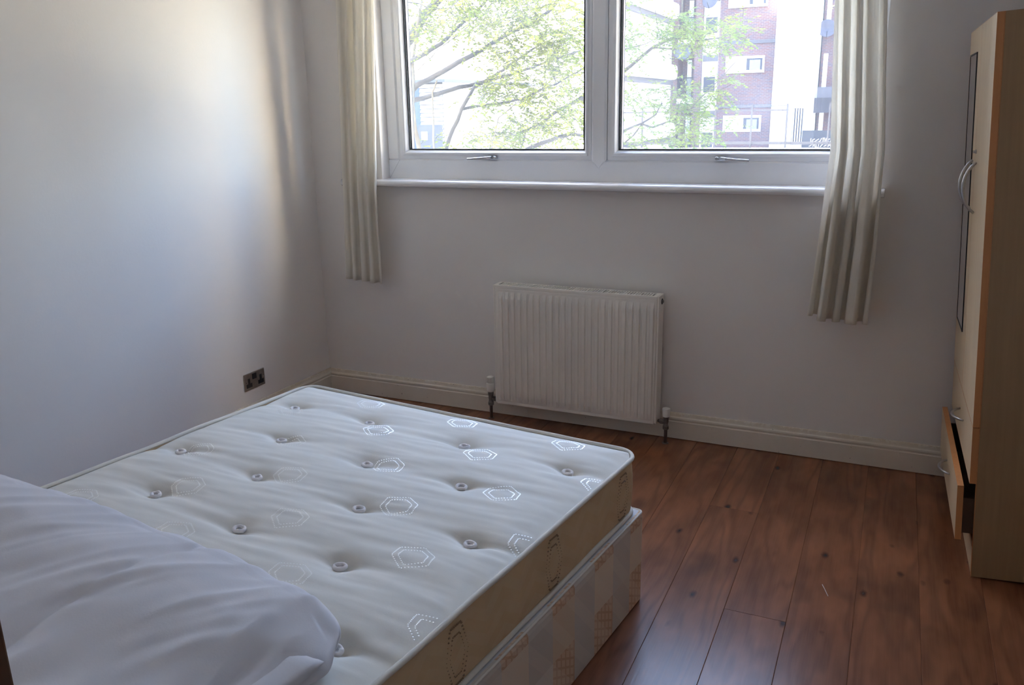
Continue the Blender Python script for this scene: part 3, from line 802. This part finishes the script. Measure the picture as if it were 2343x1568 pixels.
# ---------------------------------------------------------------- wardrobe
wd = thing('wardrobe', 'maple two-door wardrobe with a mirror and an open bottom drawer leaning from the right wall', 'wardrobe', (3.1632, -.8321, 0), R(1.1289))
lean = R(-3.7341)
wd.rotation_mode = 'XYZ'
wd.rotation_euler = (0, lean, R(1.1289))
WD, WL, WH = .50, .790, 1.752
T = .016
def wb_(name, x0, x1, y0, y1, z0, z1, mat, parent=wd, bevel=.001, label=None): return bx(x0, x1, y0, y1, z0, z1).build(name, mat, parent, bevel=bevel, label=label)
for y0 in (0, WL-T):
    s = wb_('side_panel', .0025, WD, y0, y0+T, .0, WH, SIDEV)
    bx(.001, .0026, y0, y0+T, 0, WH).build('front_edging', EDGE, s)
wb_('top_panel', 0, WD, T, WL-T, WH-T, WH, SIDEV)
wb_('bottom_shelf', .0, WD, T, WL-T, .10, .116, SIDEV)
wb_('inner_shelf', .03, WD-.01, T, WL-T, .515, .531, SIDEV)
wb_('back_panel', WD-.006, WD, T, WL-T, .08, WH-T, BACKB)
wb_('plinth', .002, .018, T, WL-T, .0, .10, MAPLE)
def door(y0, y1, z0, z1, name='door', x0=-.018, label=None):
    d = bx(x0, x0+.018, y0+.0008, y1-.0008, z0+.0008, z1-.0008).build(name, MAPLE, wd, label=label)
    # edge banding proud on the four edges
    e = MB(); e.box(x0, x0+.0185, y0, y0+.0008, z0, z1); e.box(x0, x0+.0185, y1-.0008, y1, z0, z1); e.box(x0, x0+.0185, y0, y1, z0, z0+.0008); e.box(x0, x0+.0185, y0, y1, z1-.0008, z1)
    e.build('edge_band', EDGE, d, label='orange edge banding')
    return d
MIDY = .405
dn = door(.0, MIDY-.001, .520, WH); df = door(MIDY+.001, WL, .520, WH)
def bow(parent, c, half, vertical, proj, rad=.0062):
    pts = []; rads = []
    for q in range(15):
        t = -1+2*q/14; d = proj*(1-t*t)**.8
        pts.append((c[0]-d-.001, c[1], c[2]+half*t) if vertical else (c[0]-d-.001, c[1]+half*t, c[2])); rads.append(rad*(.72+.28*(1-t*t)))
    return MB().tube(pts, rads, 10).build('handle', SATIN, parent, smooth=True)
bow(dn, (-.018, .340, 1.236), .083, True, .036); bow(df, (-.018, .465, 1.236), .083, True, .036)
ky = MB().lathe([(.007, 0), (.007, .004), (.0045, .005), (.0045, .010)], 12, Matrix.Translation((-.018, .365, 1.352)) @ Matrix.Rotation(R(-90), 4, 'Y')).build('lock', SATIN, dn)
fm = MB(); ya, yb2, za, zb2 = .500, .735, .705, 1.672; w = .006
fm.box(-.0215, -.018, ya, ya+w, za, zb2); fm.box(-.0215, -.018, yb2-w, yb2, za, zb2); fm.box(-.0215, -.018, ya, yb2, za, za+w); fm.box(-.0215, -.018, ya, yb2, zb2-w, zb2)
fm.build('mirror_frame', BLACKP, df); bx(-.0205, -.0182, ya+w, yb2-w, za+w, zb2-w).build('mirror', MIRROR, df)
ud = door(.0, WL, .329, .518, 'drawer_front'); bow(ud, (-.018, WL/2-.03, .437), .066, False, .030, .005)
OUT = .0335
ld = door(.0, WL, .129, .319, 'drawer_front', -.018-OUT, label='drawer front pulled open'); bow(ld, (-.018-OUT, WL/2-.03, .232), .066, False, .030, .005)
dbx = MB()
dbx.box(-OUT+.0005, .40, .030, .042, .140, .262); dbx.box(-OUT+.0005, .40, WL-.042, WL-.030, .140, .262); dbx.box(.388, .40, .042, WL-.042, .140, .262); dbx.box(-OUT+.0005, .40, .042, WL-.042, .140, .146)
dbx.build('drawer_box', DRAWB, ld)

# ---------------------------------------------------------------- bits on the floor
th = tag(MB().tube([(.0045*q-.012, .030-.0125*q+.001*math.sin(q), .0010) for q in range(6)], .0007, 5).build('thread', simple('white_thread', (.85,.85,.83), .7), smooth=True), 'short white thread lying on the brown floorboards between bed and wardrobe', 'thread')
th.location = (2.735, -1.10, 0)

#OUTSIDE
# ---------------------------------------------------------------- outside
CAMC = Vector((2.8185, -3.661, 1.5048))
def at(px, py, Y):                          # point of the plane y = Y on the line of sight of a pixel
    d = _f+_R*((px-1171.5)/1904.3044)-_U*((py-784)/1904.3044); t = (Y-CAMC.y)/d.y
    return CAMC+d*t
GZ = -2.9
def ground_mat():
    t = NT('sunlit_pale_paving'); v = t.coord(); t.col(t.ramp(t.noise(v, .5, 5), [(.3, (.46,.45,.36)), (.7, (.58,.54,.45))])); t.p(Roughness=.9); return t.m
struct(bx(-60, 60, .6, 120, GZ-.2, GZ).build('ground', ground_mat()))
def brick_mat():
    t = NT('stock_brick'); c = t.n('ShaderNodeTexCoord'); x = t.n('ShaderNodeSeparateXYZ'); t.l(c.outputs['Object'], x.inputs[0])
    cb = t.n('ShaderNodeCombineXYZ'); t.l(t.math('ADD', x.outputs['X'], x.outputs['Y']), cb.inputs[0]); t.l(x.outputs['Z'], cb.inputs[1])
    b = t.n('ShaderNodeTexBrick'); b.inputs['Scale'].default_value = 1.0
    b.inputs['Brick Width'].default_value = .225; b.inputs['Row Height'].default_value = .075; b.inputs['Mortar Size'].default_value = .008
    b.inputs['Color1'].default_value = (.125,.058,.052,1); b.inputs['Color2'].default_value = (.07,.055,.072,1); b.inputs['Mortar'].default_value = (.17,.15,.15,1)
    b.inputs['Bias'].default_value = -.1
    t.l(cb.outputs[0], b.inputs['Vector']); t.col(b.outputs['Color']); t.p(Roughness=.9); return t.m
BRICK = brick_mat()
RENDER = simple('white_render', (.74,.75,.77), .8, var=.04, scale=.8)
CLAD = simple('white_cladding', (.70,.72,.73), .6, var=.04, scale=.6)
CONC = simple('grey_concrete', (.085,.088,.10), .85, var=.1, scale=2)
WARMR = simple('warm_sunlit_render', (.76,.70,.60), .85, var=.05, scale=.5)
IRON = simple('dark_ironwork', (.014,.015,.022), .6)
FGLASS = simple('far_window_glass', (.030,.038,.058), .35, var=.2, scale=3, spec=.25)
NET = simple('net_curtain', (.20,.23,.25), .9)
DISH = simple('grey_satellite_dish', (.055,.060,.085), .6)

ap = thing('apartment_block', 'brick apartment block with white stair tower seen through the right pane', 'building', (-4, 41, GZ))
def A(x0,x1,y0,y1,z0,z1): return MB().box(x0+4, x1+4, y0-41, y1-41, z0-GZ, z1-GZ)
TOPZ = 9.5
A(-5.95,-3.20,41,50,GZ,TOPZ).build('brick_wall', BRICK, ap)
tw = A(-3.16,-1.20,40.6,50,GZ,TOPZ).build('stair_tower', CLAD, ap)
for i in range(4):
    x = -3.16+.49*i; A(x+.006,x+.484,40.57,40.6,2.3,TOPZ).build('cladding_panel', CLAD, tw)
for i, (xa, xb) in enumerate(((-3.14,-2.62),(-2.60,-2.12),(-1.62,-1.22))): A(xa,xb,40.56,40.6,GZ,2.2).build('lower_panel', CLAD, tw)
gt = A(-2.10,-1.64,40.50,40.55,-.35,1.38).build('recessed_doorway', IRON, tw)
for i in range(4): A(-2.08+.115*i,-2.03+.115*i,40.44,40.5,-.35,1.36).build('door_bar', CLAD, gt)
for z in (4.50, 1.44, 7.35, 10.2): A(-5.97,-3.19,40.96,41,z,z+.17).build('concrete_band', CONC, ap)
def win_far(x0, x1, z0, z1, y, split, par=ap, face='y'):
    f = A(x0,x1,y-.08,y+.0,z0,z1).build('window', UPVC, par)
    xs_ = x0+(x1-x0)*split
    A(xs_,x1-.09,y-.086,y-.079,z0+.12,z1-.12).build('pane', FGLASS, f)
    A(xs_+.18*(x1-xs_),x1-.09-.12*(x1-xs_),y-.090,y-.0855,z0+.12,z1-.2).build('net_curtain', NET, f)
    return f
for z in (.28, 3.13, 6.20, 9.1): win_far(-5.55, -3.67, z, z+.80, 41, .54)
# white window bay left of the brick front
by_ = A(-6.78,-5.95,41.15,50,GZ,TOPZ).build('rendered_bay', RENDER, ap)
for z in (-.6, 2.15, 5.0, 7.9):
    f = A(-6.74,-6.0,41.08,41.15,z,z+1.3).build('window', UPVC, ap); A(-6.66,-6.08,41.06,41.085,z+.1,z+.85).build('pane', FGLASS, f)
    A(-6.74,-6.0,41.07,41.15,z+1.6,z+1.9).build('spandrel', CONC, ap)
A(-7.15,-6.78,40.9,50,GZ,TOPZ).build('brick_pier', BRICK, ap)
A(-8.25,-7.98,40.7,50,GZ,TOPZ).build('brick_pier', BRICK, ap)
A(-7.98,-7.15,42.0,50,GZ,TOPZ).build('recess_wall', BRICK, ap)
for z in (-.9, 1.95, 4.85, 7.7):
    A(-7.98,-7.15,40.9,42,z-.25,z).build('balcony_slab', RENDER, ap)
    r_ = A(-7.98,-7.15,40.88,40.92,z+1.0,z+1.06).build('balcony_railing', IRON, ap)
    b = MB()
    for i in range(12): xx = -7.96+.072*i; b.box(xx+4,xx+4+.028,-.11,-.08,z+.02-GZ,z+1.02-GZ)
    b.build('railing_bars', IRON, r_, kind='stuff')
    A(-7.72,-7.50,41.96,42,z,z+1.95).build('balcony_door', UPVC, ap)
# white wing coming forward on the left
wg = A(-16,-8.27,30.5,50,GZ,TOPZ).build('rendered_wing', RENDER, ap)
for z in (-.15, 2.65, 5.55, 8.4):
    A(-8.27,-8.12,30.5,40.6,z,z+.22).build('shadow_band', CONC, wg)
    f = None
    for y0 in (31.2, 33.6, 36.4, 38.6):
        f = A(-8.28,-8.20,y0,y0+1.3,z+1.05,z+2.15).build('window', UPVC, wg)
        A(-8.205,-8.19,y0+.12,y0+1.18,z+1.15,z+2.05).build('pane', FGLASS, f) if False else None
    b = MB(); b.box(-8.27+4, -7.78+4, 31.0-41, 40.2-41, z+.22-GZ, z+.95-GZ); b.build('balcony_front', RENDER, wg, bevel=.18, seg=4)
for y0 in (32.2, 33.4): A(-8.28,-8.18,y0,y0+.75,-1.9,-.2+.6).build('dark_doorway', IRON, wg)
# brick wing on the right
A(-1.15,9,42.2,50,GZ,TOPZ).build('brick_wall', BRICK, ap)
for z in (-.4, 2.2, 4.9, 7.6): A(-1.02,-.82,42.1,42.2,z,z+1.75).build('window_strip', UPVC, ap)
A(-.55,6,42.1,42.2,4.05,4.2).build('concrete_band', CONC, ap)
bl = A(-1.25,1.2,40.9,42.2,1.15,1.85).build('dark_balcony', IRON, ap)
A(-1.1,1.2,40.95,40.98,1.85,2.35).build('wire_screen', CONC, bl)
def dish(x, y, z, r, yaw):
    M_ = Matrix.Translation((x+4, y-41, z-GZ)) @ Matrix.Rotation(R(yaw), 4, 'Z') @ Matrix.Rotation(R(80), 4, 'X')
    d = MB().lathe([(.02, .0), (r*.5, .03), (r*.85, .085), (r, .12), (r*.97, .125), (r*.5, .045), (.01, .02)], 20, M_).build('satellite_dish', DISH, ap, smooth=True)
    MB().tube([M_ @ Vector((0, -r, .12)), M_ @ Vector((0, -r*.5, .40))], .018, 6).build('feed_arm', IRON, d)
    MB().tube([M_ @ Vector((0, 0, 0)), M_ @ Vector((0, .05, -.5))], .03, 6).build('dish_bracket', IRON, d)
dish(-7.62, 40.3, 4.22, .42, 10); dish(-6.35, 40.6, 6.6, .42, -15); dish(-.92, 41.6, 5.05, .42, 5)

# added tower outside the view, bounces warm sun onto the left wall
ws = thing('added_bounce_tower', 'unseen tall pale tower added on the right to bounce sun into the room', 'building', (19, 7.3, GZ))
MB().box(0, 4, -1.2, 1.2, 0, 21.0).build('wall', WARMR, ws)
MB().box(-.12, 4.1, -1.32, 1.32, 21.0, 21.3).build('parapet', CONC, ws)
MB().box(-.04, .02, -.5, .5, 0, 2.1).build('door', IRON, ws)

# added block outside the view on the left, keeps sun off the trees
tb_ = thing('added_shade_block', 'unseen tall brick block added on the left to shade the trees', 'building', (-18, 10, GZ))
MB().box(-5, 4.5, -8.5, 8, 0, 15.8).build('brick_wall', BRICK, tb_)
MB().box(-5.2, 4.7, -8.7, 8.2, 15.8, 16.1).build('parapet', CONC, tb_)
for z in (2.2, 5.0, 7.8, 10.6):
    for y in (-6.5, -3.0, .5, 4.0):
        f = MB().box(4.48, 4.56, y, y+1.2, z, z+1.4).build('window', UPVC, tb_); MB().box(4.55, 4.575, y+.08, y+1.12, z+.08, z+1.32).build('pane', FGLASS, f)

# added brick block outside the view, hides low sky from the left wall
nb = thing('added_sky_blocker', 'unseen dark brick block added on the right to cut off low sky', 'building', (14, 26, GZ))
MB().box(-9, 9, -4, 8, 0, 15.5).build('brick_wall', BRICK, nb)
MB().box(-9.2, 9.2, -4.2, 8.2, 15.5, 15.8).build('parapet', CONC, nb)
for z in (2.4, 5.2, 8.0, 10.8):
    for x in (-7, -3.5, 0, 3.5):
        f = MB().box(x, x+1.3, -4.07, -3.99, z, z+1.2).build('window', UPVC, nb); MB().box(x+.08, x+1.22, -4.085, -4.06, z+.08, z+1.12).build('pane', FGLASS, f)

# spiked security fence
fn = thing('security_fence', 'dark spiked security fence on a low wall in front of the brick block', 'fence', (-3, 30, GZ))
def F(x0,x1,y0,y1,z0,z1): return MB().box(x0+3, x1+3, y0-30, y1-30, z0-GZ, z1-GZ)
F(-9,3,29.9,30.1,GZ,-.02).build('low_wall', CONC, fn)
for x in (-8.2,-6.7,-5.2,-3.80,-2.43,-1.14,.35,1.8): F(x-.03,x+.03,29.97,30.03,-.02,1.58).build('post', IRON, fn)
F(-9,-1.1,29.98,30.02,1.33,1.38).build('rail', IRON, fn); F(-9,3,29.98,30.02,.10,.20).build('rail', IRON, fn)
b = MB(); rg = random.Random(3)
for i in range(150):
    x = -8.9+i*.052; h = rg.uniform(.08,.2); a_ = rg.uniform(-.06,.06)
    b.add([(x+3-.012, -.01, 1.50-GZ), (x+3+.012, -.01, 1.50-GZ), (x+3, .012, 1.50-GZ), (x+3+a_, 0, 1.50+h-GZ)], [(0,1,3),(1,2,3),(2,0,3),(2,1,0)])
b.box(-8.9+3, -1.1+3, -.008, .008, 1.50-GZ, 1.52-GZ)
b.build('spikes', IRON, fn, kind='stuff')
# dark hoarding with pale scrawl
hb = thing('hoarding', 'dark painted hoarding with pale scrawl beside the curtain edge', 'hoarding', (-.95, 34, GZ))
MB().box(0, 3.2, 0, .08, 0, 3.40).build('board', simple('dark_blue_board', (.018,.025,.035), .6), hb)
sc = MB(); rg = random.Random(8)
for q in range(9):
    x = .30+.10*q; sc.tube([(x+.06*math.sin(1.3*t+q)+.03*t, -.006, 2.72+.09*t+.03*math.cos(2*t+q)) for t in range(5)], .014, 5)
sc.build('scrawl', RENDER, hb, kind='stuff')

# white boarded house on the left
hs = thing('boarded_house', 'white boarded house with a dark window behind the tree on the left', 'building', (-7.2, 12, GZ))
def Hh(x0,x1,y0,y1,z0,z1): return MB().box(x0+7.2, x1+7.2, y0-12, y1-12, z0-GZ, z1-GZ)
Hh(-9.5,-5.86,12.05,17,GZ,2.10).build('wall', CONC, hs)  # dark backing colour stands for the shadow lines between the boards
Hh(-5.86,-5.84,12.05,17,GZ,2.10).build('gable_wall', RENDER, hs)
b = MB()
for i in range(60):
    z = GZ+.083*i
    b.add([(-9.5+7.2, .05, z-GZ), (-5.86+7.2, .05, z-GZ), (-5.86+7.2, .012, z-GZ), (-9.5+7.2, .012, z-GZ), (-9.5+7.2, .04, z+.069-GZ), (-5.86+7.2, .04, z+.069-GZ)], [(0,1,2,3),(3,2,5,4)])
b.build('weatherboards', RENDER, hs, kind='stuff')
Hh(-6.60,-6.40,12.0,12.05,GZ,2.05).build('corner_post', simple('blue_grey_paint', (.045,.070,.15), .7), hs)
Hh(-9.7,-5.7,11.85,17.2,2.10,2.16).build('roof_edge', CONC, hs)
wf = Hh(-6.44,-5.88,11.97,12.03,-.2,1.26).build('window', simple('grey_window_panel', (.055,.058,.070), .5), hs)
Hh(-6.36,-6.22,11.95,11.975,.95,1.12).build('notice', RENDER, wf)

# ---------------------------------------------------------------- trees
BARK = simple('tree_bark', (.048,.041,.032), .9, var=.35, scale=6, bump=.5, bscale=40)
BARKP = simple('pale_stem_bark', (.13,.105,.07), .9, var=.2, scale=8)
def leaf_mat(name, a, b2):
    t = NT(name); t.t.nodes.remove(t.b); v = t.coord(); c = t.ramp(t.noise(v, 2.6, 3), [(.32, a), (.68, b2)])
    d = t.n('ShaderNodeBsdfDiffuse'); t.l(c, d.inputs[0]); tl = t.n('ShaderNodeBsdfTranslucent'); t.l(c, tl.inputs[0])
    mx = t.n('ShaderNodeMixShader'); mx.inputs[0].default_value = .45; t.l(d.outputs[0], mx.inputs[1]); t.l(tl.outputs[0], mx.inputs[2]); t.l(mx.outputs[0], t.out.inputs['Surface']); return t.m
LEAF1 = leaf_mat('yellow_green_leaf', (.115,.150,.028), (.27,.27,.05))
LEAF2 = leaf_mat('mid_green_leaf', (.085,.135,.045), (.19,.22,.055))
def tree(name, label, Y, branches, clusters, leaf, lmat, seed, trunk_px, lscale):
    rg = random.Random(seed)
    base = at(*trunk_px, Y)
    root = thing(name, label, 'tree', (base.x, Y, GZ))
    o3 = Vector((base.x, Y, GZ)); skel = []
    for bi, (pts, w0, w1, dy, mat, nm) in enumerate(branches):
        P = []
        for q, (px, py) in enumerate(pts):
            yy = Y+dy+.25*math.sin(q*1.3+bi)
            P.append(at(px, py, yy))
        # smooth by midpoint subdivision
        Q = [P[0]]
        for a_, b2 in zip(P, P[1:]):
            n = max(2, int((b2-a_).length/.12))
            for k2 in range(1, n+1):
                w = .008*noise.noise((a_+(b2-a_)*(k2/n))*4.0); Q.append(a_+(b2-a_)*(k2/n)+Vector((w, w, -w)))
        n = len(Q); rad_ = [(w0+(w1-w0)*(i/(n-1)))/2 for i in range(n)]
        MB().tube([p-o3 for p in Q], rad_, 7).build(nm, mat, root, smooth=True)
        skel += Q[n//4:]
    L = MB(); TW = MB()
    def leaflet(p, d, s):
        d = d.normalized(); up_ = Vector((rg.uniform(-.6,.6), rg.uniform(-.6,.6), 1)); w = d.cross(up_)
        if w.length < 1e-3: return
        w = w.normalized()*s*.27; m_ = p+d*s*.45+Vector((0,0,-.04*s)); e = p+d*s
        L.add([p, m_+w, e, m_-w], [(0,1,2,3)])
    def twig(p, d, n, sp, s):
        pts = [p]; c = p.copy(); dd = d.normalized()
        for k2 in range(n):
            dd = (dd+Vector((rg.uniform(-.25,.25), rg.uniform(-.25,.25), rg.uniform(-.28,.14)))).normalized(); c = c+dd*sp; pts.append(c.copy())
            sd_ = dd.cross(Vector((0,0,1))); sd_ = sd_.normalized() if sd_.length > 1e-3 else Vector((1,0,0))
            for sg in (-1, 1):
                if rg.random() < .88: leaflet(c, dd*.55+sd_*sg+Vector((0,0,rg.uniform(-.5,.25))), s*rg.uniform(.7,1.2))
        leaflet(c, dd, s)
        TW.tube(pts, .0032, 3, caps=False)
    for (px, py, rx, ry_, num) in clusters:
        for q in range(num):
            a_ = rg.uniform(0, 2*math.pi); rr_ = math.sqrt(rg.random())
            p = at(px+rx*rr_*math.cos(a_), py+ry_*rr_*math.sin(a_), Y+rg.uniform(-.9, .9))
            twig(p, Vector((rg.uniform(-.4,1.0), rg.uniform(-.6,.6), rg.uniform(-.5,.5))), rg.randint(4, 7), leaf*.62, leaf)
    TW.__class__.build(MB().add([v-o3 for v in map(Vector, TW.v)], TW.f), 'twigs', BARK, root, kind='stuff', recalc=False)
    MB().add([v-o3 for v in map(Vector, L.v)], L.f).build('foliage', lmat, root, kind='stuff', recalc=False)
    return root
BT = BARK
left = [
 ([(1000,620),(972,420),(957,330),(949,285),(944,240),(946,200),(944,150),(949,110),(955,60),(963,10),(972,-60)], .085, .03, 0, BARKP, 'stem'),
 ([(905,245),(953,195),(999,172),(1048,143),(1094,120),(1137,92),(1180,69),(1223,50),(1262,20),(1300,-30)], .085, .03, .2, BT, 'branch'),
 ([(900,240),(953,229),(999,216),(1051,199),(1075,196),(1108,187),(1151,161),(1194,129),(1240,100)], .078, .022, .1, BT, 'branch'),
 ([(905,160),(953,133),(1011,100),(1051,57),(1094,24),(1130,-20)], .075, .028, .3, BT, 'branch'),
 ([(900,130),(945,80),(972,35),(1003,0),(1030,-50)], .15, .10, .6, BT, 'branch'),
 ([(1010,620),(1012,430),(1019,345),(1037,293),(1057,250),(1080,207),(1090,192)], .085, .04, -.1, BT, 'stem'),
 ([(1057,250),(1090,244),(1137,238),(1194,226),(1236,208),(1275,192),(1345,150)], .040, .018, -.1, BT, 'branch'),
 ([(1078,206),(1110,186),(1166,172),(1237,147),(1309,123),(1350,110)], .045, .018, .1, BT, 'branch'),
 ([(1195,350),(1222,334),(1266,318),(1309,306),(1345,312)], .060, .035, -.2, BT, 'branch'),
 ([(1185,305),(1240,282),(1281,250),(1312,235),(1345,215)], .032, .05, .2, BT, 'branch'),
 ([(990,620),(992,420),(993,340),(991,270),(990,210),(1000,185)], .04, .022, -.3, BARKP, 'stem'),
 ([(1125,620),(1122,420),(1126,330),(1142,270),(1180,235)], .03, .012, -.3, BARKP, 'stem'),
 ([(1190,345),(1204,300),(1240,290),(1285,283)], .022, .012, -.2, BT, 'branch'),
 ([(930,5),(960,9),(990,22),(1030,18),(1060,-10)], .018, .01, -.5, BT, 'branch'),
 ([(975,25),(1010,-5),(1060,-60)], .02, .01, -.4, BT, 'branch'),
 ([(957,160),(1000,115),(1052,78),(1095,38)], .014, .01, -.5, BT, 'branch'),
]
cl1 = [(1010,20,80,40,123),(1120,20,90,55,188),(1250,30,95,60,174),(1200,110,100,45,159),(1290,110,55,60,101),(1110,85,60,40,72),
       (1270,190,75,45,108),(1170,205,80,30,79),(1110,230,45,22,49),(1240,255,95,35,116),(1180,305,110,32,137),(1300,300,45,40,58),(955,80,20,60,58),(1005,70,45,25,29),
       (1120,325,70,22,58),(1150,150,60,30,43),(1100,-70,240,40,130),(850,100,40,160,87),(990,330,30,20,8)]
tree('tree', 'leafy tree with long slanting boughs close outside the left pane', 6.2, left, cl1, .062, LEAF1, 21, (960,345), 1)
right = [
 ([(1330,235),(1400,185),(1429,162),(1458,138),(1494,109),(1532,91),(1558,76),(1562,62),(1561,30),(1563,-40)], .075, .02, .3, BT, 'branch'),
 ([(1494,109),(1545,112),(1595,93),(1650,86),(1700,70),(1725,55)], .028, .012, .2, BT, 'branch'),
 ([(1535,91),(1590,84),(1640,72),(1665,45)], .02, .01, .3, BT, 'branch'),
 ([(1360,130),(1421,116),(1474,101),(1510,85)], .022, .01, .0, BT, 'branch'),
 ([(1340,325),(1422,301),(1469,283),(1500,262),(1515,236)], .05, .02, -.2, BT, 'branch'),
 ([(1469,283),(1478,287),(1493,292),(1534,277),(1565,264),(1600,228),(1642,185),(1690,135)], .036, .010, -.1, BT, 'branch'),
 ([(1535,277),(1580,250),(1640,210),(1680,190)], .018, .008, .1, BT, 'branch'),
 ([(1400,350),(1450,310),(1470,283)], .03, .02, -.1, BT, 'branch'),
 ([(1512,90),(1504,58),(1498,8)], .012, .008, .1, BT, 'branch'),
]
cl2 = [(1440,50,30,60,26),(1530,60,50,35,52),(1600,70,70,35,85),(1680,65,45,30,36),(1480,85,55,25,34),(1440,120,35,40,26),(1565,115,50,22,24),(1640,105,45,25,26),
       (1450,230,40,30,38),(1520,220,55,35,50),(1590,235,45,40,60),(1640,200,35,40,34),(1560,290,60,35,70),(1490,310,40,25,28),(1430,320,25,25,18),(1675,280,25,15,10),(1600,310,45,20,26),
       (1920,5,25,25,14),(1500,-60,160,40,50),(1330,150,40,160,30)]
tree('tree', 'smaller feathery tree reaching across the brick block in the right pane', 9.0, right, cl2, .066, LEAF2, 33, (1385,345), 1)
